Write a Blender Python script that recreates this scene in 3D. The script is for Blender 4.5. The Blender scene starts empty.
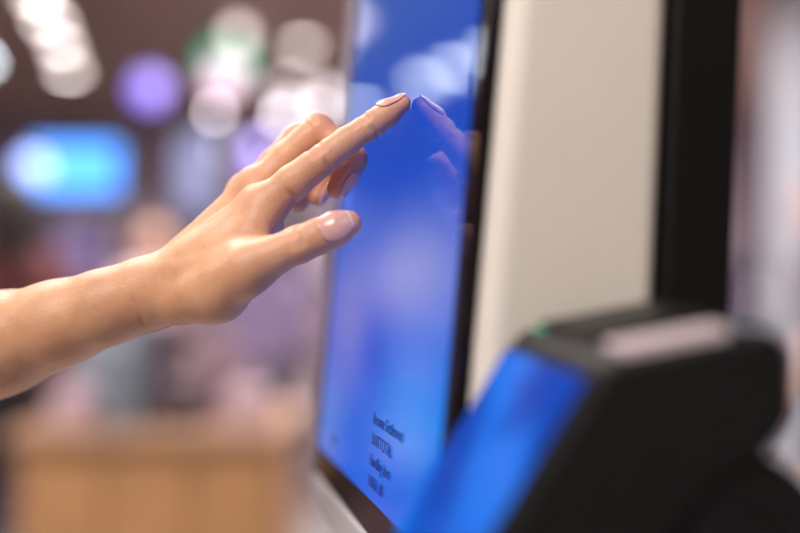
import bpy, bmesh, math, random
import numpy as np
from mathutils import Vector, Matrix
random.seed(4)
S = bpy.context.scene
S.view_settings.view_transform='Standard'
COL = S.collection
CAMZ = 1.4

# ------------------------------------------------------------------ helpers
def link(o):
    COL.objects.link(o); return o

def empty(name, loc=(0,0,0), rotz=0):
    e = bpy.data.objects.new(name, None)
    e.empty_display_size = 0.05
    e.matrix_world = Matrix.Translation(Vector(loc)) @ Matrix.Rotation(rotz,4,'Z')
    return link(e)

def parent(c, p, keep=True):
    c.parent = p
    if keep: c.matrix_parent_inverse = p.matrix_basis.inverted()
    return c

def new_mat(name, col, rough=0.5, metal=0.0, var=0.08, scale=8.0, bump=0.0, bscale=60, emit=None, estr=0.0, spec=0.5, coat=0.0):
    m = bpy.data.materials.new(name); m.use_nodes = True
    nt = m.node_tree; b = nt.nodes['Principled BSDF']
    b.inputs['Roughness'].default_value = rough
    b.inputs['Metallic'].default_value = metal
    b.inputs['Specular IOR Level'].default_value = spec
    b.inputs['Coat Weight'].default_value = coat
    tc = nt.nodes.new('ShaderNodeTexCoord')
    n = nt.nodes.new('ShaderNodeTexNoise'); n.inputs['Scale'].default_value = scale; n.inputs['Detail'].default_value = 4
    nt.links.new(tc.outputs['Object'], n.inputs['Vector'])
    r = nt.nodes.new('ShaderNodeValToRGB')
    r.color_ramp.elements[0].position = 0.3; r.color_ramp.elements[1].position = 0.7
    r.color_ramp.elements[0].color = tuple(max(0,c*(1-var)) for c in col)+(1,)
    r.color_ramp.elements[1].color = tuple(min(1,c*(1+var)) for c in col)+(1,)
    nt.links.new(n.outputs['Fac'], r.inputs['Fac'])
    nt.links.new(r.outputs['Color'], b.inputs['Base Color'])
    if bump>0:
        n2 = nt.nodes.new('ShaderNodeTexNoise'); n2.inputs['Scale'].default_value = bscale
        nt.links.new(tc.outputs['Object'], n2.inputs['Vector'])
        bp = nt.nodes.new('ShaderNodeBump'); bp.inputs['Strength'].default_value = bump; bp.inputs['Distance'].default_value=0.002
        nt.links.new(n2.outputs['Fac'], bp.inputs['Height']); nt.links.new(bp.outputs['Normal'], b.inputs['Normal'])
    if emit:
        b.inputs['Emission Color'].default_value = tuple(emit)+(1,)
        b.inputs['Emission Strength'].default_value = estr
    return m

def mesh_obj(name, verts, faces, mats, smooth=False, fm=None):
    me = bpy.data.meshes.new(name); me.from_pydata([tuple(v) for v in verts], [], [tuple(f) for f in faces]); me.update()
    for m in (mats if isinstance(mats,(list,tuple)) else [mats]): me.materials.append(m)
    if fm is not None: me.polygons.foreach_set('material_index', fm)
    if smooth: me.polygons.foreach_set('use_smooth',[True]*len(me.polygons))
    return link(bpy.data.objects.new(name, me))

def fix_normals(o):
    bm = bmesh.new(); bm.from_mesh(o.data); bmesh.ops.recalc_face_normals(bm, faces=bm.faces); bm.to_mesh(o.data); bm.free()

def bevel(o, w, seg=3):
    m = o.modifiers.new('bevel','BEVEL'); m.width = w; m.segments = seg; m.limit_method='ANGLE'
    o.data.polygons.foreach_set('use_smooth',[True]*len(o.data.polygons))
    wn = o.modifiers.new('wn','WEIGHTED_NORMAL'); wn.keep_sharp=True
    return o

def box(name, lo, hi, mat, bev=0.0, seg=2):
    x0,y0,z0 = lo; x1,y1,z1 = hi
    v = [(x0,y0,z0),(x1,y0,z0),(x1,y1,z0),(x0,y1,z0),(x0,y0,z1),(x1,y0,z1),(x1,y1,z1),(x0,y1,z1)]
    f = [(0,3,2,1),(4,5,6,7),(0,1,5,4),(1,2,6,5),(2,3,7,6),(3,0,4,7)]
    o = mesh_obj(name, v, f, mat)
    if bev>0: bevel(o,bev,seg)
    return o

def extrude_profile(name, prof, vec, mats, off=(0,0,0)):
    n=len(prof); off=Vector(off)
    v=[Vector(p)+off for p in prof]; v += [p+Vector(vec) for p in v]
    f=[tuple(range(n)), tuple(range(2*n-1,n-1,-1))]
    for i in range(n): j=(i+1)%n; f.append((i,i+n,j+n,j))
    o=mesh_obj(name,v,f,mats); fix_normals(o); return o

def lathe(name, prof, axis_o, axis_d, mat, seg=40, cap=True):
    d=Vector(axis_d).normalized(); a=d.orthogonal().normalized(); b=d.cross(a); o0=Vector(axis_o)
    v=[];f=[]
    for (r,h) in prof:
        for i in range(seg):
            t=2*math.pi*i/seg; v.append(o0+d*h+(a*math.cos(t)+b*math.sin(t))*r)
    for k in range(len(prof)-1):
        for i in range(seg):
            j=(i+1)%seg; f.append((k*seg+i,k*seg+j,(k+1)*seg+j,(k+1)*seg+i))
    if cap:
        f.append(tuple(range(seg))[::-1]); f.append(tuple(range((len(prof)-1)*seg,len(prof)*seg)))
    o=mesh_obj(name,v,f,mat,smooth=True); fix_normals(o)
    m=o.modifiers.new('es','EDGE_SPLIT'); m.split_angle=math.radians(35)
    return o

# ------------------------------------------------------------------ implicit surface tools
def smin(a,b,k):
    h=np.maximum(k-np.abs(a-b),0)/k
    return np.minimum(a,b)-h*h*k*0.25

class Field:
    def __init__(s, prims, h, R=None, marg=0.004, origin=None):
        s.R=np.eye(3) if R is None else R
        pts=[];
        for p in prims:
            for q,r in ((p[0],p[2]),(p[1],p[3])):
                l=np.array(q)@s.R
                pts.append(l-r); pts.append(l+r)
        pts=np.array(pts); s.lo=pts.min(0)-marg; hi=pts.max(0)+marg
        s.h=h; s.n=np.ceil((hi-s.lo)/h).astype(int)+2
        s.ax=[ (s.lo[i]+h*np.arange(s.n[i])).astype(np.float32) for i in range(3)]
    def blank(s,v=0.03): return np.full(tuple(s.n), v, dtype=np.float32)
    def dist(s,a,b,ra,rb,reach):
        a=(np.array(a,float)@s.R).astype(np.float32); b=(np.array(b,float)@s.R).astype(np.float32)
        lo=np.minimum(a-ra,b-rb)-reach; hi=np.maximum(a+ra,b+rb)+reach
        i0=np.clip(((lo-s.lo)/s.h).astype(int),0,s.n-1); i1=np.clip(np.ceil((hi-s.lo)/s.h).astype(int)+1,1,s.n)
        sl=tuple(slice(i0[i],i1[i]) for i in range(3))
        X=s.ax[0][sl[0]][:,None,None]; Y=s.ax[1][sl[1]][None,:,None]; Z=s.ax[2][sl[2]][None,None,:]
        ba=b-a; L=float((ba*ba).sum())+1e-12
        t=np.clip(((X-a[0])*ba[0]+(Y-a[1])*ba[1]+(Z-a[2])*ba[2])/L,0,1)
        d=np.sqrt((X-a[0]-t*ba[0])**2+(Y-a[1]-t*ba[1])**2+(Z-a[2]-t*ba[2])**2)-(ra+(rb-ra)*t)
        return sl,d.astype(np.float32)
    def add(s, G, a, b, ra, rb, k=0.004, ids=None, idv=0, reach=0.02):
        sl,d=s.dist(a,b,ra,rb,reach)
        if ids is not None:
            m=d<G[sl]; ids[sl][m]=idv
        G[sl]=smin(G[sl],d,k)
    def carve(s,G,a,b,r,k=0.001):
        sl,d=s.dist(a,b,r,r,.004)
        G[sl]=-smin(-G[sl],d,k)
    def sample(s,G,p):
        q=((np.array(p)@s.R)-s.lo)/s.h; i=np.floor(q).astype(int); f=q-i; r=0
        for dx in (0,1):
            for dy in (0,1):
                for dz in (0,1):
                    w=(f[0] if dx else 1-f[0])*(f[1] if dy else 1-f[1])*(f[2] if dz else 1-f[2])
                    j=np.minimum(i+[dx,dy,dz],s.n-1); r+=w*G[j[0],j[1],j[2]]
        return r
    def mesh(s,V):
        ins=V<0
        nx,ny,nz=V.shape
        c=np.zeros((nx-1,ny-1,nz-1),np.uint8)
        for dx in (0,1):
            for dy in (0,1):
                for dz in (0,1):
                    c+=ins[dx:nx-1+dx,dy:ny-1+dy,dz:nz-1+dz]
        act=(c>0)&(c<8); idx=np.argwhere(act)
        vid=np.full(act.shape,-1,np.int64); vid[act]=np.arange(len(idx))
        acc=np.zeros((len(idx),3)); cnt=np.zeros(len(idx))
        corners=[(x,y,z) for x in (0,1) for y in (0,1) for z in (0,1)]
        for c0 in corners:
            for ax in range(3):
                if c0[ax]: continue
                c1=list(c0); c1[ax]=1
                v0=V[idx[:,0]+c0[0],idx[:,1]+c0[1],idx[:,2]+c0[2]]; v1=V[idx[:,0]+c1[0],idx[:,1]+c1[1],idx[:,2]+c1[2]]
                m=(v0<0)!=(v1<0)
                t=np.where(m,v0/np.where(m,v0-v1,1),0)
                p=np.zeros((len(idx),3)); p[:]=c0; p[:,ax]+=t
                acc[m]+=p[m]; cnt[m]+=1
        P=(idx+acc/cnt[:,None])*s.h+s.lo
        W=P@s.R.T
        faces=[]
        for ax in range(3):
            a=np.moveaxis(ins,ax,0); vd=np.moveaxis(vid,ax,0)
            e=a[:-1]!=a[1:]
            e=e[:,1:-1,1:-1]
            q=np.argwhere(e)
            i=q[:,0]; j=q[:,1]+1; k=q[:,2]+1
            f=np.stack([vd[i,j-1,k-1],vd[i,j,k-1],vd[i,j,k],vd[i,j-1,k]],1)
            flip=~a[i,j,k]
            if ax==1: flip=~flip
            f[flip]=f[flip][:,::-1]
            faces.append(f)
        return W,np.concatenate(faces),idx

def np_mesh(name,W,F,mats,fm=None):
    me=bpy.data.meshes.new(name); me.from_pydata(W.tolist(),[],F.tolist()); me.update()
    for m in mats: me.materials.append(m)
    me.polygons.foreach_set('use_smooth',[True]*len(me.polygons))
    if fm is not None: me.polygons.foreach_set('material_index',fm)
    return link(bpy.data.objects.new(name,me))

# ------------------------------------------------------------------ HAND
def mm(x,y,z): return np.array((x*0.001, y*0.001, CAMZ+z*0.001))

def skin_material():
    m=bpy.data.materials.new('skin'); m.use_nodes=True; nt=m.node_tree; L=nt.links
    b=nt.nodes['Principled BSDF']
    at=nt.nodes.new('ShaderNodeAttribute'); at.attribute_name='redness'
    tc=nt.nodes.new('ShaderNodeTexCoord')
    n=nt.nodes.new('ShaderNodeTexNoise'); n.inputs['Scale'].default_value=55; n.inputs['Detail'].default_value=6
    L.new(tc.outputs['Object'],n.inputs['Vector'])
    r=nt.nodes.new('ShaderNodeValToRGB')
    r.color_ramp.elements[0].position=.3; r.color_ramp.elements[1].position=.7
    r.color_ramp.elements[0].color=(.63,.31,.165,1); r.color_ramp.elements[1].color=(.78,.43,.25,1)
    L.new(n.outputs['Fac'],r.inputs['Fac'])
    mx=nt.nodes.new('ShaderNodeMix'); mx.data_type='RGBA'
    L.new(at.outputs['Fac'],mx.inputs['Factor']); L.new(r.outputs['Color'],mx.inputs['A'])
    mx.inputs['B'].default_value=(.80,.34,.24,1)
    L.new(mx.outputs['Result'],b.inputs['Base Color'])
    b.inputs['Roughness'].default_value=.46
    b.inputs['Subsurface Weight'].default_value=.15
    b.inputs['Subsurface Radius'].default_value=(1,.35,.2)
    b.inputs['Subsurface Scale'].default_value=.003
    v=nt.nodes.new('ShaderNodeTexVoronoi'); v.inputs['Scale'].default_value=1000
    L.new(tc.outputs['Object'],v.inputs['Vector'])
    n2=nt.nodes.new('ShaderNodeTexNoise'); n2.inputs['Scale'].default_value=260; n2.inputs['Detail'].default_value=4
    L.new(tc.outputs['Object'],n2.inputs['Vector'])
    b1=nt.nodes.new('ShaderNodeBump'); b1.inputs['Strength'].default_value=.35; b1.inputs['Distance'].default_value=.0003
    L.new(v.outputs['Distance'],b1.inputs['Height'])
    b2=nt.nodes.new('ShaderNodeBump'); b2.inputs['Strength'].default_value=.35; b2.inputs['Distance'].default_value=.0005
    L.new(n2.outputs['Fac'],b2.inputs['Height']); L.new(b1.outputs['Normal'],b2.inputs['Normal'])
    L.new(b2.outputs['Normal'],b.inputs['Normal'])
    return m
SKIN=skin_material()

fingers={
 'index': [((-70.8,570,29),10.8),((-55,569,43),9.0),((-39.5,568,55.0),8.3),((-27,569,64.3),7.1),((-15.2,570,72.4),6.9),((-6.5,571,78.6),6.5),((.9,572,83.9),4.8)],
 'middle':[((-76,590,40),10.0),((-60,592,58),8.7),((-44,594,73.5),8.4),((-34,592,65.5),7.4),((-24.8,590,57),7.3),((-29,588,48.5),7.1),((-33,586,41),5.7)],
 'ring':  [((-83,608,39.5),9.6),((-69,611,56),8.4),((-56,614,71),8.0),((-46.5,612,63),7.1),((-37.5,610,54.5),6.9),((-41,607,46),6.7),((-45,604,38.5),5.4)],
 'little':[((-90,625,33),8.8),((-78,628,48),7.2),((-67.5,632,60),6.8),((-60,631,54.5),6.0),((-52.5,630,48),5.8),((-54.5,627,41.5),5.6),((-56.8,625,35.5),4.6)],
 'thumb': [((-76,549,-1.5),11.2),((-62,546,5.5),9.4),((-49.5,545,11.0),9.1),((-40,546,14.8),8.7),((-31.5,547.5,18.6),8.6),((-25.5,548.5,21.2),6.6)],
}
palm=[
 ((-122,577,-7),(-70.8,570,29),11,10.5),
 ((-122,588,-2),(-76,590,40),11,9.8),
 ((-123,599,-3),(-83,608,39.5),10.5,9.4),
 ((-124,609,-8),(-90,625,33),10,8.8),
 ((-112,588,-12),(-72,585,20),13,11),
 ((-115,602,-12),(-80,606,22),13,11),
 ((-118,610,-16),(-90,620,14),12,11),
 ((-112,572,-16),(-93,563,-11.5),14,15.5),
 ((-93,563,-11.5),(-76,549,-1.5),15.5,11.5),
 ((-104,572,0),(-84,562,10),12,9.5),
 ((-80,561,8),(-74,562,17),8.5,9),
 ((-136,584,-15),(-118,578,-11),16.8,15),
 ((-136,600,-16),(-118,600,-12),16,14),
]
arm=[((-136,592,-15),17.8),((-157,593,-21.8),18.2),((-182,596,-30.2),21.0),((-216,600,-41.5),25.8),((-262,608,-58),30),((-320,617,-82),36),((-385,630,-108),41)]
armoff=9
P=[];
for a,b,ra,rb in palm: P.append(('palm',mm(*a),mm(*b),ra/1e3,rb/1e3))
for (a,ra),(b,rb) in zip(arm[:-1],arm[1:]):
    for s in (-armoff,armoff):
        P.append(('palm',mm(a[0],a[1]+s,a[2]),mm(b[0],b[1]+s,b[2]),ra/1e3,rb/1e3))
for f,ch in fingers.items():
    for (a,ra),(b,rb) in zip(ch[:-1],ch[1:]): P.append((f,mm(*a),mm(*b),ra/1e3,rb/1e3))
ang=math.radians(26.5)
R=np.array([[math.cos(ang),0,-math.sin(ang)],[0,1,0],[math.sin(ang),0,math.cos(ang)]])
F=Field([(p[1],p[2],p[3],p[4]) for p in P],0.0009,R)
G0=F.blank()
for p in P:
    if p[0]=='palm': F.add(G0,p[1],p[2],p[3],p[4],0.009)
def bump(c,r,k=.006): F.add(G0,mm(*c),mm(c[0]+.1,c[1],c[2]),r/1e3,r/1e3,k)
bump((-73,572,33),8.2); bump((-78.5,590,43.5),7.8); bump((-86,608,42.5),7.4)
for a,b in (((-118,580,2.5),(-76,571.5,38)),((-118,589,7),(-80,590,48)),((-124,570,-4),(-80,549,5))):
    F.add(G0,mm(*a),mm(*b),.0018,.0022,0.006)
tot=G0.copy()
for f in fingers:
    g=F.blank()
    for p in P:
        if p[0]==f: F.add(g,p[1],p[2],p[3],p[4],0.0025)
    tot=np.minimum(tot,smin(G0,g,0.0105 if f=='thumb' else 0.006))
def unit(v): v=np.array(v,float); return v/np.linalg.norm(v)
def surf_r(o,d,rmax):
    lo_,hi_=0.002,rmax
    for _ in range(16):
        m=(lo_+hi_)/2
        if F.sample(tot,o+d*m)<0: lo_=m
        else: hi_=m
    return lo_
folds=[]
def fold(c,axis,dorsal,depth=.6,span=50,rmax=.014,wob=.5):
    """a shallow skin crease around part of the limb at c, laid on the actual surface"""
    a=unit(axis); n=unit(dorsal); n=unit(n-a*np.dot(n,a)); l=np.cross(a,n)
    c=mm(*c); pth=[]
    for k,t in enumerate(np.linspace(-span,span,9)):
        t=math.radians(t); d=n*math.cos(t)+l*math.sin(t)
        o=c+a*(wob/1e3)*math.sin(k*1.1+c[0]*900)
        pth.append(o+d*(surf_r(o,d,rmax)+.0002))
    folds.append((pth,depth/1e3))
ia=(1,0,.75)
for o in (-3.4,-1.2,1.0,3.2): fold((-39.5+o*.8,568,55+o*.6),ia,(-.55,-.5,.75),.55,48,wob=.3)
for o in (-1.4,.8): fold((-15.2+o*.8,570,72.4+o*.6),ia,(-.5,-.5,.75),.5,45,wob=.3)
fold((-39,568,55.2),ia,(.5,-.6,-.75),.65,45,wob=.3); fold((-15.2,570,72.2),ia,(.5,-.6,-.75),.5,45,wob=.3); fold((-58,569,40.5),ia,(.5,-.6,-.75),.6,40,wob=.3)
for o in (-3.2,-1,1.2,3.4): fold((-49.5+o,545,11.3+o*.42),(1,0,.42),(-.1,-.9,.5),.55,42,wob=.3)
for o in (-2,1.5): fold((-44+o*.7,594,73.5+o*.7),(.7,0,.7),(-.6,-.4,.6),.55,50,wob=.3)
fold((-136,583,-15),(.95,0,.3),(.2,-.95,-.45),.5,26,.03,.3)

hand=empty('human_hand', mm(-133.8,590,-14))
nail_m=new_mat('nail_plate',(.82,.45,.38),.25,var=.04,coat=.3); nail_w=new_mat('nail_free_edge',(.88,.68,.58),.25,var=.02,coat=.3)
nail_jobs=[]
def nail(name,p0,p1,dorsal,phi=52,lift=.2):
    """nail plate following the measured finger surface, set in a shallow groove"""
    p0=mm(*p0);p1=mm(*p1); a=unit(p1-p0); n=unit(dorsal); n=unit(n-a*np.dot(n,a)); l=np.cross(a,n)
    NT,NS=24,16
    def surf(t,ph): return surf_r(p0+(p1-p0)*t, n*math.cos(ph)+l*math.sin(ph), .013)
    tk=.74; v=[];f=[];fm=[];edgeL=[];edgeR=[]
    for i in range(NT+1):
        t=i/NT
        e=1-abs(2*t-1)**(3.4 if t>.5 else 4.2)
        w=max(e,0)**.5
        for j in range(NS+1):
            s=-1+2*j/NS; ph=math.radians(phi)*s*max(w,.03)
            if t<=tk: r=surf(t,ph)
            else:
                r1=surf(tk,ph); r0=surf(tk-.2,ph); r=r1+min(0,(r1-r0)/.2)*(t-tk)-.0012*((t-tk)/(1-tk))**2
            q=p0+(p1-p0)*t+(n*math.cos(ph)+l*math.sin(ph))*(r+lift/1e3)
            v.append(q)
            if t<=.8 and j==0: edgeL.append(q)
            if t<=.8 and j==NS: edgeR.append(q)
    for i in range(NT):
        for j in range(NS):
            k=i*(NS+1)+j; f.append((k,k+1,k+NS+2,k+NS+1)); fm.append(1 if i/NT>.86 else 0)
    nail_jobs.append(edgeL[::-2]+edgeR[::2])
    o=mesh_obj(name,v,f,[nail_m,nail_w],True,fm); fix_normals(o)
    so=o.modifiers.new('s','SOLIDIFY'); so.thickness=.0005; so.offset=0
    parent(o,hand)
nail('thumb_nail',(-39.7,546.2,14.9),(-23.0,549.4,22.0),(-.05,-.95,.30),54)
nail('index_nail',(-8.4,570.6,77.2),(4.6,572.3,86.6),(-.5,-.38,.80),48)
nail('middle_nail',(-27.6,588.5,51),(-35,585.4,36.6),(.82,-.35,-.4),52)
nail('ring_nail',(-39.8,608,49),(-47,603,34.4),(.82,-.35,-.4),52)
for path in nail_jobs:
    for q0,q1 in zip(path[:-1],path[1:]): F.carve(tot,q0,q1,.0003,.0009)
for path,dp in folds:
    for q0,q1 in zip(path[:-1],path[1:]): F.carve(tot,q0,q1,dp,.0016)
W,FA,idx=F.mesh(tot)
ho=np_mesh('hand_and_forearm',W,FA,[SKIN])
red=np.zeros(len(W))
for c,r,w in [((.6,572,84),13,.9),((-39.5,568,57),11,.45),((-15,570,74),9,.35),((-73,570,33),15,.35),((-44,594,76),12,.6),((-24.8,590,57),12,.7),((-33,586,41),13,.9),((-56,614,72),12,.6),
              ((-27,548,20),14,.8),((-49.5,545,13),12,.5),((-76,549,0),14,.25),((-80,560,8),14,.3),((-45,604,38),12,.8)]:
    d=np.linalg.norm(W-mm(*c),axis=1)/(r/1e3); red=np.maximum(red,w*np.exp(-d*d))
at=ho.data.attributes.new('redness','FLOAT','POINT'); at.data.foreach_set('value',red.astype(np.float32))
sm=ho.modifiers.new('smooth','SMOOTH'); sm.factor=.5; sm.iterations=1
parent(ho,hand)

cloth=new_mat('sleeve_cotton',(.12,.12,.15),.9,bump=.5,bscale=400)
ax=unit(np.array((-385,630,-108.))-np.array((-320,617,-82.)))
sl=lathe('sleeve',[(.050,0),(.053,.001),(.054,.012),(.056,.05),(.060,.10),(.060,.12),(.03,.13)],mm(-325,618,-84),ax,cloth)
parent(sl,hand)

# ------------------------------------------------------------------ KIOSK
th=math.atan2(.2236,.9747)
kiosk=empty('self_service_kiosk',(.029,.45,0),th)
def kput(o): o.parent=kiosk; return o
white=new_mat('kiosk_white_paint',(.84,.78,.71),.42,var=.02,bump=.1)
greyp=new_mat('kiosk_grey_trim',(.22,.19,.26),.35,var=.05)
greyb=new_mat('kiosk_light_grey_trim',(.42,.40,.42),.4,var=.05)
blackp=new_mat('kiosk_black_plastic',(.006,.0055,.006),.5,var=.1,spec=.25)
glassb=new_mat('bezel_black_glass',(.006,.004,.005),.08,var=.1,spec=.35)
LN=.0925
fx=lambda z:LN*(z-CAMZ)
W0=.330
zb,zt=1.255,1.93
prof=[(fx(zb-.02)+.004,-.012,zb-.02),(fx(zt)+.004,-.012,zt),(.0775+.045*(zt-CAMZ),-.012,zt),(.0775+.045*(zb-.02-CAMZ),-.012,zb-.02)]
body=kput(bevel(extrude_profile('housing',prof,(0,W0+.048,0),white),.009,4))
prof=[(.078+.045*(0.02-CAMZ)+.05,-.014,0.02),(.078+.045*(1.1-CAMZ),-.014,1.1),(.078+.045*(1.97-CAMZ),-.014,1.97),(.109+.045*(1.97-CAMZ),-.014,1.97),(.109+.045*(1.1-CAMZ),-.014,1.1),(.109+.05,-.014,0.02)]
kput(bevel(extrude_profile('support_column',prof,(0,W0+.048,0),blackp),.003,2))
kput(box('base_plate',(-.12,-.06,0),(.34,W0+.06,.022),blackp,.006))
def slab(name,y0,y1,z0,z1,x0,x1,mat,bev=0):
    prof=[(fx(z0)+x0,y0,z0),(fx(z1)+x0,y0,z1),(fx(z1)+x1,y0,z1),(fx(z0)+x1,y0,z0)]
    o=extrude_profile(name,prof,(0,y1-y0,0),mat)
    if bev: bevel(o,bev,2)
    return kput(o)
slab('bezel_glass',0,W0,CAMZ-.141,1.90,-.002,.006,glassb,.0012)
slab('surround_side',W0+.0005,W0+.036,CAMZ-.164,1.925,-.003,.010,greyp,.003)
slab('surround_bottom',0,W0,CAMZ-.164,CAMZ-.1415,-.003,.010,greyb,.003)
def display_mat():
    m=bpy.data.materials.new('display_picture'); m.use_nodes=True; nt=m.node_tree; L=nt.links; N=nt.nodes
    b=N['Principled BSDF']; b.inputs['Base Color'].default_value=(.002,.006,.02,1); b.inputs['Roughness'].default_value=.045; b.inputs['IOR'].default_value=1.42
    tc=N.new('ShaderNodeTexCoord'); sp=N.new('ShaderNodeSeparateXYZ'); L.new(tc.outputs['Object'],sp.inputs[0])
    def math_(op,a,bv):
        n=N.new('ShaderNodeMath'); n.operation=op
        for i,x in enumerate((a,bv)):
            if x is None: continue
            if hasattr(x,'links'): L.new(x,n.inputs[i])
            else: n.inputs[i].default_value=x
        return n.outputs[0]
    mr=N.new('ShaderNodeMapRange'); mr.inputs['From Min'].default_value=1.26; mr.inputs['From Max'].default_value=1.62
    L.new(sp.outputs['Z'],mr.inputs['Value'])
    r=N.new('ShaderNodeValToRGB'); cr=r.color_ramp
    cr.elements[0].position=0; cr.elements[0].color=(.0,.13,.80,1)
    cr.elements[1].position=1; cr.elements[1].color=(.012,.12,.42,1)
    e=cr.elements.new(.33); e.color=(.0,.11,.70,1)
    e=cr.elements.new(.6); e.color=(.0,.065,.50,1)
    L.new(mr.outputs[0],r.inputs['Fac'])
    def blob(cy,cz,ry,rz,soft=1.0):
        dy=math_('DIVIDE',math_('SUBTRACT',sp.outputs['Y'],cy),ry); dz=math_('DIVIDE',math_('SUBTRACT',sp.outputs['Z'],cz),rz)
        d=math_('ADD',math_('MULTIPLY',dy,dy),math_('MULTIPLY',dz,dz))
        return math_('POWER',2.718,math_('MULTIPLY',d,-soft))
    cur=r.outputs['Color']
    for cy,cz,ry,rz,col,s in ((.13,1.45,.16,.028,(.0,.06,.56),.6),(.09,1.396,.10,.028,(.38,.38,.76),.75),(.25,1.372,.08,.045,(.26,.25,.62),.7),(.06,1.335,.09,.028,(.01,.30,.95),.7),(.29,1.305,.06,.028,(.20,.32,.70),.55),(.16,1.352,.04,.02,(.0,.06,.62),.5)):
        mx=N.new('ShaderNodeMix'); mx.data_type='RGBA'
        L.new(math_('MULTIPLY',blob(cy,cz,ry,rz),s),mx.inputs['Factor']); L.new(cur,mx.inputs['A']); mx.inputs['B'].default_value=col+(1,)
        cur=mx.outputs['Result']
    L.new(cur,b.inputs['Emission Color']); b.inputs['Emission Strength'].default_value=.92
    return m
slab('display',.014,W0-.014,CAMZ-.122,1.885,-.0028,-.0018,display_mat())
ink=new_mat('display_text_navy',(.005,.01,.06),.3,emit=(.0,.012,.12),estr=1)
up=Vector((LN,0,1)).normalized()
def text(s,y,z,size):
    cu=bpy.data.curves.new('t','FONT'); cu.body=s; cu.size=size; cu.materials.append(ink); cu.extrude=.0001
    o=link(bpy.data.objects.new('display_text',cu)); o.parent=kiosk
    X=Vector((0,-1,0)); Z=X.cross(up)
    M=Matrix((X,up,Z)).transposed().to_4x4(); M.translation=Vector((fx(z)-.0033,y,z)); o.matrix_basis=M
for i,s in enumerate(['Resume Settlement','UNITTOTAL','Handling item','100061.00']):
    text(s,.146,CAMZ-.083-.0108*i,.0088)
text('MENU',.27,CAMZ-.112,.007)

# ------------------------------------------------------------------ PAYMENT TERMINAL on bracket
term=empty('payment_terminal',mm(85,400,-70))
tb=new_mat('terminal_black_plastic',(.006,.006,.007),.4,var=.15,bump=.15,bscale=500,spec=.3)
tsc=bpy.data.materials.new('terminal_display'); tsc.use_nodes=True
b=tsc.node_tree.nodes['Principled BSDF']; b.inputs['Base Color'].default_value=(.001,.004,.02,1); b.inputs['Roughness'].default_value=.15; b.inputs['Specular IOR Level'].default_value=.15
nt=tsc.node_tree; tc=nt.nodes.new('ShaderNodeTexCoord'); gr=nt.nodes.new('ShaderNodeTexNoise'); gr.inputs['Scale'].default_value=26; gr.inputs['Detail'].default_value=1
rr=nt.nodes.new('ShaderNodeValToRGB'); rr.color_ramp.elements[0].position=.38; rr.color_ramp.elements[1].position=.65; rr.color_ramp.elements[0].color=(0,.065,.50,1); rr.color_ramp.elements[1].color=(.01,.19,.88,1)
nt.links.new(tc.outputs['Object'],gr.inputs['Vector']); nt.links.new(gr.outputs['Fac'],rr.inputs['Fac']); nt.links.new(rr.outputs['Color'],b.inputs['Emission Color']); b.inputs['Emission Strength'].default_value=.95
e1=Vector((.283,-.958,-.067)); ev=-e1*.078
def tp(x,z,y=362): return Vector(mm(x,y,z))
prof=[tp(68,-30),tp(121,-20),tp(129,-25),tp(131,-50),tp(121,-62),tp(107,-68),tp(92,-86),tp(52,-152),tp(40,-160),tp(-4,-148)]
hb=extrude_profile('terminal_body',prof,ev,tb); bevel(hb,.006,4); parent(hb,term)
A0=prof[0]; dn=(prof[9]-prof[0]).normalized(); fn=dn.cross(ev.normalized()); 
if fn.x>0: fn=-fn
def face_slab(name,s0,s1,w0,w1,h0,h1,mat,bev=0.0):
    e=ev.normalized()
    pr=[A0+dn*s0+e*w0+fn*h0,A0+dn*s1+e*w0+fn*h0,A0+dn*s1+e*w0+fn*h1,A0+dn*s0+e*w0+fn*h1]
    o=extrude_profile(name,pr,e*(w1-w0),mat)
    if bev: bevel(o,bev,2)
    return parent(o,term)
face_slab('terminal_bezel',.007,.128,.003,.075,-.001,.0010,tb,.0008)
face_slab('terminal_screen',.009,.092,.005,.073,.0008,.0018,tsc)
for r in range(3):
    for c in range(3):
        face_slab('key_%d%d'%(r,c),.098+.009*r,.105+.009*r,.010+.02*c,.026+.02*c,.001,.003,tb,.0006)
led=new_mat('status_led_green',(.0,.3,.15),.3,emit=(.0,.7,.35),estr=.6)
tv=(prof[1]-prof[0]).normalized(); tn=ev.normalized().cross(tv); tn= tn if tn.z>0 else -tn
silver=new_mat('brushed_silver',(.68,.57,.62),.4,metal=.1,var=.04)
def top_slab(name,s0,s1,w0,w1,h0,h1,mat,bev=0):
    e=ev.normalized()
    pr=[A0+tv*s0+e*w0+tn*h0,A0+tv*s1+e*w0+tn*h0,A0+tv*s1+e*w0+tn*h1,A0+tv*s0+e*w0+tn*h1]
    o=extrude_profile(name,pr,e*(w1-w0),mat)
    if bev: bevel(o,bev,3)
    return parent(o,term)
top_slab('status_led',.004,.007,.066,.070,-.0005,.001,led)
top_slab('card_reader_trim',.005,.042,.002,.015,-.003,.003,silver,.0015)
top_slab('paper_cover',.006,.052,.030,.072,-.001,.003,tb,.002)
lathe_o=lathe('hinge_hub',[(.020,0),(.033,.001),(.036,.005),(.036,.028),(.030,.034),(.030,.062),(.022,.066)],mm(109,366,-96),(0,1,0),tb)
parent(lathe_o,term)
parent(lathe('hinge_cap',[(.012,-.004),(.017,-.0035),(.018,0),(.018,.004)],mm(109,366,-96),(0,1,0),tb),term)
arm_o=extrude_profile('mounting_arm',[tp(96,-80,425),tp(150,-86,425),tp(156,-104,425),tp(150,-118,425),tp(96,-112,425)],(0,.07,0),tb); bevel(arm_o,.004,3); parent(arm_o,term)

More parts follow.
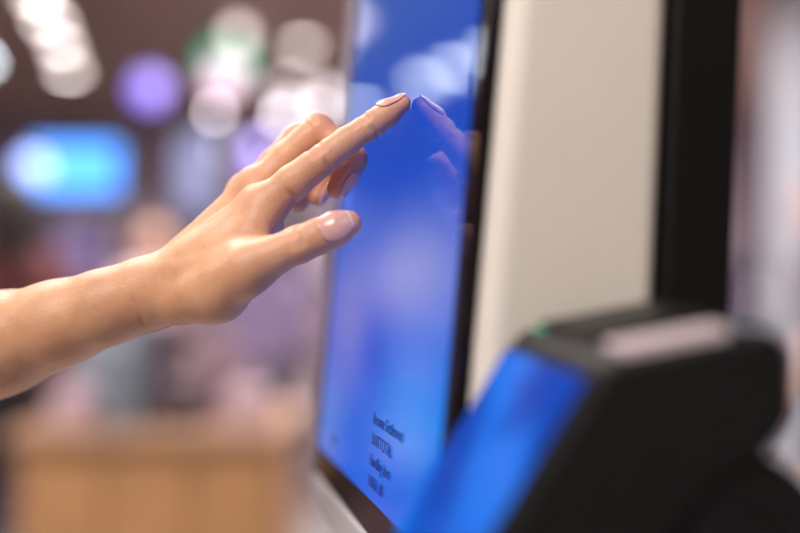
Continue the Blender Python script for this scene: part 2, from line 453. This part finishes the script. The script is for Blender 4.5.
# ------------------------------------------------------------------ ROOM
RX0,RX1,RY0,RY1,H=-6.5,4.5,-3.0,12.0,3.0
def floor_mat():
    m=new_mat('floor_tiles',(.42,.39,.37),.25,var=.1); nt=m.node_tree; b=nt.nodes['Principled BSDF']
    br=nt.nodes.new('ShaderNodeTexBrick'); br.offset=0; br.inputs['Scale'].default_value=1.6; br.inputs['Brick Width'].default_value=1; br.inputs['Row Height'].default_value=1
    br.inputs['Mortar Size'].default_value=.008; br.inputs['Color1'].default_value=(.40,.37,.35,1); br.inputs['Color2'].default_value=(.46,.42,.40,1); br.inputs['Mortar'].default_value=(.2,.19,.18,1)
    tc=nt.nodes.new('ShaderNodeTexCoord'); nt.links.new(tc.outputs['Object'],br.inputs['Vector']); nt.links.new(br.outputs['Color'],b.inputs['Base Color'])
    return m
box('floor',(RX0,RY0,-.1),(RX1,RY1,0),floor_mat())
box('ceiling',(RX0,RY0,H),(RX1,RY1,H+.1),new_mat('ceiling_brown',(.36,.23,.19),.8,var=.15,scale=1.5))
wm=new_mat('wall_taupe',(.34,.27,.31),.8,var=.2,scale=1.2)
box('wall_back',(RX0,RY1,0),(RX1,RY1+.1,H),wm)
box('wall_left',(RX0-.1,RY0,0),(RX0,RY1,H),wm)
box('wall_right',(RX1,RY0,0),(RX1+.1,RY1,H),new_mat('wall_light',(.62,.62,.64),.7,var=.05))
box('wall_front',(RX0,RY0-.1,0),(RX1,RY0,H),new_mat('wall_cream',(.6,.56,.52),.8))
bbm=new_mat('baseboard_dark',(.08,.07,.07),.5)
box('baseboard_back',(RX0,RY1-.02,0),(RX1,RY1,.12),bbm); box('baseboard_left',(RX0,RY0,0),(RX0+.02,RY1,.12),bbm)

def downlights(name,pts,col,strg,r=.075):
    em=new_mat(name+'_glow',(.9,.9,.9),.4,emit=col,estr=strg); rim=new_mat(name+'_rim',(.6,.6,.6),.4)
    e=empty(name,(pts[0][0],pts[0][1],H))
    for i,(x,y) in enumerate(pts):
        parent(lathe('lens_%d'%i,[(r,0),(r,.012)],(x,y,H-.020),(0,0,1),em,20),e)
        parent(lathe('rim_%d'%i,[(r+.02,0),(r+.02,.016),(r,.016),(r,0)],(x,y,H-.016),(0,0,1),rim,20,cap=False),e)
warm=(1,.87,.83)
downlights('ceiling_downlights',[(-2.0,6.0),(-2.12,6.55),(-2.27,7.2),(-2.45,8.0),(-2.68,9.0)],warm,14)
downlights('ceiling_downlights.001',[(-2.85,5.8),(-2.93,6.4),(-3.02,7.0),(-3.25,8.6)],(.85,.92,1),25,.075)
downlights('ceiling_downlights.002',[(-1.2,8.6),(-.95,9.6),(-1.1,10.6),(-.7,8.0),(1.9,7.5),(2.2,9.0)],warm,7)

def pendant(name,x,y,z,r,col,strg):
    e=empty(name,(x,y,z)); em=new_mat(name+'_glass',(.8,.8,.8),.3,emit=col,estr=strg); bk=new_mat(name+'_cord',(.02,.02,.02),.5)
    pr=[(r*math.sin(math.pi*i/10)+.001,-r*math.cos(math.pi*i/10)) for i in range(11)]
    parent(lathe('globe',pr,(x,y,z),(0,0,1),em,24),e)
    parent(lathe('cap',[(r*.45,r*.85),(r*.25,r*1.25)],(x,y,z),(0,0,1),bk,20),e)
    parent(lathe('cord',[(.006,r*1.2),(.006,H-z)],(x,y,z),(0,0,1),bk,8),e)
pendant('pendant_lamp',-1.35,6.0,2.36,.09,(.10,.03,.85),2.2)
pendant('pendant_lamp.001',-.95,6.0,2.42,.10,(1,.55,.82),1.1)
pendant('pendant_lamp.002',-.62,6.2,2.27,.055,(.9,.8,1),2.6)
pendant('pendant_lamp.003',-.42,6.2,2.35,.05,(1,.9,.95),2.6)
pendant('pendant_lamp.004',-1.32,7.5,2.20,.13,(.5,.58,1),1.2)
pendant('pendant_lamp.005',-.95,7.5,2.02,.08,(.28,.18,1),2.0)
pendant('pendant_lamp.006',-1.02,7.0,2.98-.12,.06,(1,.85,.8),3)
pendant('pendant_lamp.007',-.72,5.6,2.0,.05,(.20,.12,.95),2.8)
pendant('pendant_lamp.008',-1.72,5.2,1.86,.07,(.10,.30,1),3.0)
sl_e=empty('string_lights',(-.7,5.2,2.2)); bulb=new_mat('string_bulb',(.9,.9,.9),.3,emit=(1,.86,.94),estr=10); wire=new_mat('string_wire',(.02,.02,.02),.5)
pts=[Vector((-1.3+.1*i, 5.2+.05*i, 2.26-.12*math.sin(math.pi*i/11))) for i in range(12)]
for i,p in enumerate(pts):
    if i in (4,7,9,11): parent(lathe('bulb_%d'%i,[(.001,-.021),(.015,-.015),(.021,0),(.015,.015),(.005,.022)],p,(0,0,1),bulb,12),sl_e)
for a,b2 in zip(pts[:-1],pts[1:]): parent(lathe('wire',[(.003,0),(.003,(b2-a).length)],a+Vector((0,0,.022)),b2-a,wire,6),sl_e)
parent(lathe('wire_drop',[(.003,0),(.003,H-pts[0].z)],pts[0],(0,0,1),wire,6),sl_e); parent(lathe('wire_drop',[(.003,0),(.003,H-pts[-1].z)],pts[-1],(0,0,1),wire,6),sl_e)

def sign(name,x0,x1,y,z0,z1,col,strg,post=True):
    e=empty(name,((x0+x1)/2,y,z0)); em=new_mat(name+'_panel',(.1,.1,.1),.3,emit=col,estr=strg,var=.3,scale=4)
    bk=new_mat(name+'_case',(.02,.02,.02),.5)
    parent(box('panel',(x0,y-.012,z0),(x1,y,z1),em),e)
    parent(box('case',(x0-.02,y,z0-.02),(x1+.02,y+.05,z1+.02),bk,.006),e)
    for k,x in enumerate((x0+.1,x1-.1)): parent(box('hanger_%d'%k,(x-.01,y+.02,z1),(x+.01,y+.04,H),bk),e)
sign('digital_sign',-2.0,-1.52,6.0,1.80,2.06,(.035,.30,1.0),2.7)
sign('digital_sign.001',-1.28,-1.08,6.4,1.72,2.15,(.42,.46,.88),.75)
sign('exit_sign',-1.42,-1.10,8.0,2.95-.2,2.97,(.0,.75,.4),1.4)

pal=[new_mat('goods_%d'%i,c,.45,var=.1) for i,c in enumerate([(.55,.40,.46),(.85,.74,.78),(.30,.20,.26),(.22,.18,.38),(.55,.28,.26),(.10,.07,.09),(.36,.42,.52),(.50,.38,.54),(.20,.24,.30),(.12,.08,.13)])]
shm=new_mat('shelf_metal',(.32,.28,.33),.5)
def goods(name,regions,pl=None):
    v=[];f=[];fm=[]
    for (x0,x1,y0,y1,z,hm) in regions:
        x=x0
        while x<x1-.05:
            w=random.uniform(.09,.22); h=random.uniform(.5,1)*hm; q=len(v); c=random.randrange(len(pal))
            w=min(w,(y1-y0)*1.1)
            if random.random()<.5:
                for zz in (z,z+h):
                    v+= [(x,y0,zz),(x+w*.9,y0,zz),(x+w*.9,y1,zz),(x,y1,zz)]
                f+=[(q,q+3,q+2,q+1),(q+4,q+5,q+6,q+7),(q,q+1,q+5,q+4),(q+1,q+2,q+6,q+5),(q+2,q+3,q+7,q+6),(q+3,q,q+4,q+7)]; fm+=[c]*6
            else:
                r=w*.42; cx=x+w/2; cy=y0+r+.01; n=10; rings=[(r,z),(r,z+h*.65),(r*.4,z+h*.8),(r*.4,z+h)]
                for rr_,zz in rings:
                    for i in range(n): t=2*math.pi*i/n; v.append((cx+rr_*math.cos(t),cy+rr_*math.sin(t),zz))
                for k in range(3):
                    for i in range(n): j=(i+1)%n; f.append((q+k*n+i,q+k*n+j,q+(k+1)*n+j,q+(k+1)*n+i)); fm.append(c)
                f.append(tuple(q+3*n+i for i in range(n))); fm.append(c)
            x+=w+random.uniform(0,.03)
    return mesh_obj(name,v,f,pal,False,fm)
def shelf(name,x0,x1,y,h=1.75,n=5,d=.4):
    e=empty(name,((x0+x1)/2,y,0))
    for k,x in enumerate((x0,x1-.03)): parent(box('upright_%d'%k,(x,y,0),(x+.03,y+d,h),shm),e)
    parent(box('back_board',(x0,y+d-.02,.05),(x1,y+d,h),shm),e)
    reg=[]
    for i in range(n):
        z=.12+i*(h-.15)/(n-1)
        parent(box('board_%d'%i,(x0,y,z-.025),(x1,y+d,z),shm),e)
        if i<n-1: reg.append((x0+.05,x1-.05,y+.03,y+.3,z+.001,(h-.15)/(n-1)-.06))
    parent(goods('shelf_goods',reg),e)
shelf('store_shelf',-2.9,-1.35,5.6,1.7)
shelf('store_shelf.001',-1.25,-.1,6.6,1.75)
shelf('store_shelf.002',-5.5,-3.1,6.2,1.8)
shelf('store_shelf.003',1.2,3.0,7.5,1.5)
shelf('store_shelf.004',.0,1.1,8.5,1.7)

wood=new_mat('counter_wood',(.50,.265,.12),.45,var=.15,scale=5)
ctr=empty('service_counter',(-.7,3.2,0))
parent(box('carcass',(-1.03,3.0,.08),(-.33,3.6,.92),wood,.004),ctr)
parent(box('kick_plinth',(-1.0,3.04,0),(-.36,3.56,.08),bbm),ctr)
parent(box('counter_top',(-1.06,2.96,.92),(-.30,3.64,.96),new_mat('counter_top_laminate',(.46,.28,.17),.35),.006),ctr)
for k in range(3): parent(box('door_panel_%d'%k,(-1.01+.23*k,2.985,.12),(-.80+.23*k,3.0,.88),wood,.003),ctr)
g=goods('counter_goods',[(-1.0,-.4,3.05,3.2,.961,.22),(-.95,-.42,3.25,3.5,.961,.32)])
ctr2=empty('service_counter.001',(1.5,2.4,0))
parent(box('carcass',(1.05,2.4,.06),(2.1,2.9,.80),wood,.004),ctr2); parent(box('counter_top',(1.02,2.37,.80),(2.13,2.93,.84),wood,.005),ctr2)
parent(box('kick_plinth',(1.08,2.43,0),(2.07,2.87,.06),bbm),ctr2)
box('wall_pillar',(2.2,6.0,0),(2.9,6.6,H),new_mat('pillar_grey',(.44,.48,.53),.6))
box('wall_pillar.001',(-.1,5.5,0),(.35,5.9,H),new_mat('pillar_taupe',(.4,.36,.38),.6))

# ------------------------------------------------------------------ PEOPLE (far background)
def person(name,loc,rot,shirt,pants,hair,h=1.66,bag=False):
    sk=new_mat(name+'_skin',(.6,.36,.26),.5); ms=[sk,new_mat(name+'_shirt',shirt,.8),new_mat(name+'_trousers',pants,.8),new_mat(name+'_hair',hair,.5),new_mat(name+'_shoes',(.05,.05,.05),.5)]
    q=h/1.7; pr=[]
    def a(p,r_,c,d,m): pr.append((tuple(k*q for k in p),tuple(k*q for k in r_),c*q,d*q,m))
    for s in (-1,1):
        a((s*.09,0,.92),(s*.10,.01,.50),.085,.058,2); a((s*.10,.01,.50),(s*.10,-.01,.09),.056,.038,2)
        a((s*.10,-.02,.045),(s*.11,.14,.035),.042,.034,4)
        a((s*.17,0,1.40),(s*.22,-.02,1.12),.052,.042,1); a((s*.22,-.02,1.12),(s*.20,.14,.93),.038,.028,0)
        hx=s*.20
        a((hx,.15,.92),(hx,.20,.86),.030,.026,0)
        for k,(o,l) in enumerate(((-.024,.06),(-.008,.075),(.008,.07),(.022,.055))): a((hx+o,.20,.86),(hx+o,.20+l*.6,.86-l*.7),.009,.008,0)
        a((hx-s*.02,.16,.92),(hx-s*.045,.20,.89),.011,.009,0)
        a((s*.072,.0,1.585),(s*.076,-.005,1.56),.014,.010,0)
        a((s*.09,0,1.36),(s*.07,0,1.0),.10,.095,1); a((s*.15,0,1.42),(s*.02,0,1.45),.05,.05,1)
        a((s*.07,0,1.0),(s*.08,0,.90),.10,.10,2)
    a((0,0,1.42),(0,.01,1.52),.055,.05,0)
    a((0,.01,1.60),(0,.02,1.53),.088,.058,0); a((0,.0,1.625),(0,-.01,1.60),.085,.085,0)
    a((0,.10,1.585),(0,.115,1.555),.010,.015,0)
    a((0,-.025,1.645),(0,-.03,1.60),.092,.094,3); a((0,-.06,1.58),(0,-.06,1.46),.065,.05,3)
    Fd=Field(pr,.011,marg=.02); G=Fd.blank(.06); ids=np.zeros(G.shape,np.uint8)
    for p in pr: Fd.add(G,p[0],p[1],p[2],p[3],.02 if p[2]>.02 else .004,ids,p[4],reach=.04)
    W,FA,ix=Fd.mesh(G); vm=ids[ix[:,0],ix[:,1],ix[:,2]]; fm=vm[FA[:,0]].astype(int).tolist()
    W[:,2]-=W[:,2].min()
    o=np_mesh(name,W,FA,ms,fm); o.location=loc; o.rotation_euler=(0,0,rot)
person('shopper',(-1.30,3.7,0),.5,(.13,.03,.035),(.012,.012,.02),(.02,.012,.01),1.68)
person('shopper.001',(-1.12,5.0,0),-2.2,(.70,.52,.54),(.2,.2,.25),(.05,.03,.02),1.6)
person('shopper.002',(1.68,4.4,0),1.2,(.10,.04,.05),(.05,.05,.07),(.02,.015,.015),1.76)
person('shopper.003',(-.62,5.0,0),.4,(.22,.17,.30),(.08,.07,.1),(.03,.02,.02),1.62)

# ------------------------------------------------------------------ LIGHTS
def area(name,loc,rot,size,energy,col):
    l=bpy.data.lights.new(name,'AREA'); l.energy=energy; l.size=size; l.color=col; l.shape='SQUARE'
    o=link(bpy.data.objects.new(name,l)); o.location=loc; o.rotation_euler=rot
    return o
def aim(o,t): o.rotation_euler=(Vector(t)-o.location).to_track_quat('-Z','Y').to_euler()
a=area('added_fill_light',(-.6,-.6,2.9),(0,0,0),1.0,60,(1,.94,.87)); aim(a,(-.1,.55,1.4))  # added area light, tilted to brighten hand and kiosk side; no fixture there
a=area('added_fill_light.001',(-.9,1.6,2.92),(0,0,0),.9,42,(1,.91,.84))  # second added area light, no fixture behind it
for i,(x,y,e) in enumerate(((-3.8,1.6,90),(1.8,4,60),(.9,7.5,100),(2.5,8.5,70),(-1.1,3.9,55),(.2,10.5,95),(-.1,4.9,65))):
    area('added_fill_light.%03d'%(i+2),(x,y,2.93),(0,0,0),1.0,e,(1,.9,.92))  # added area lights to brighten the store, placed to avoid display reflections
w=bpy.data.worlds.new('world'); S.world=w; w.use_nodes=True
w.node_tree.nodes['Background'].inputs[0].default_value=(.8,.82,.9,1); w.node_tree.nodes['Background'].inputs[1].default_value=.25

# ------------------------------------------------------------------ CAMERA
cd=bpy.data.cameras.new('camera'); cam=link(bpy.data.objects.new('camera',cd))
cam.location=(0,0,CAMZ); cam.rotation_euler=(math.pi/2,0,0); cd.lens=50; cd.sensor_width=36; cd.clip_start=.02
cd.dof.use_dof=True; cd.dof.focus_distance=.565; cd.dof.aperture_fstop=1.7
S.camera=cam
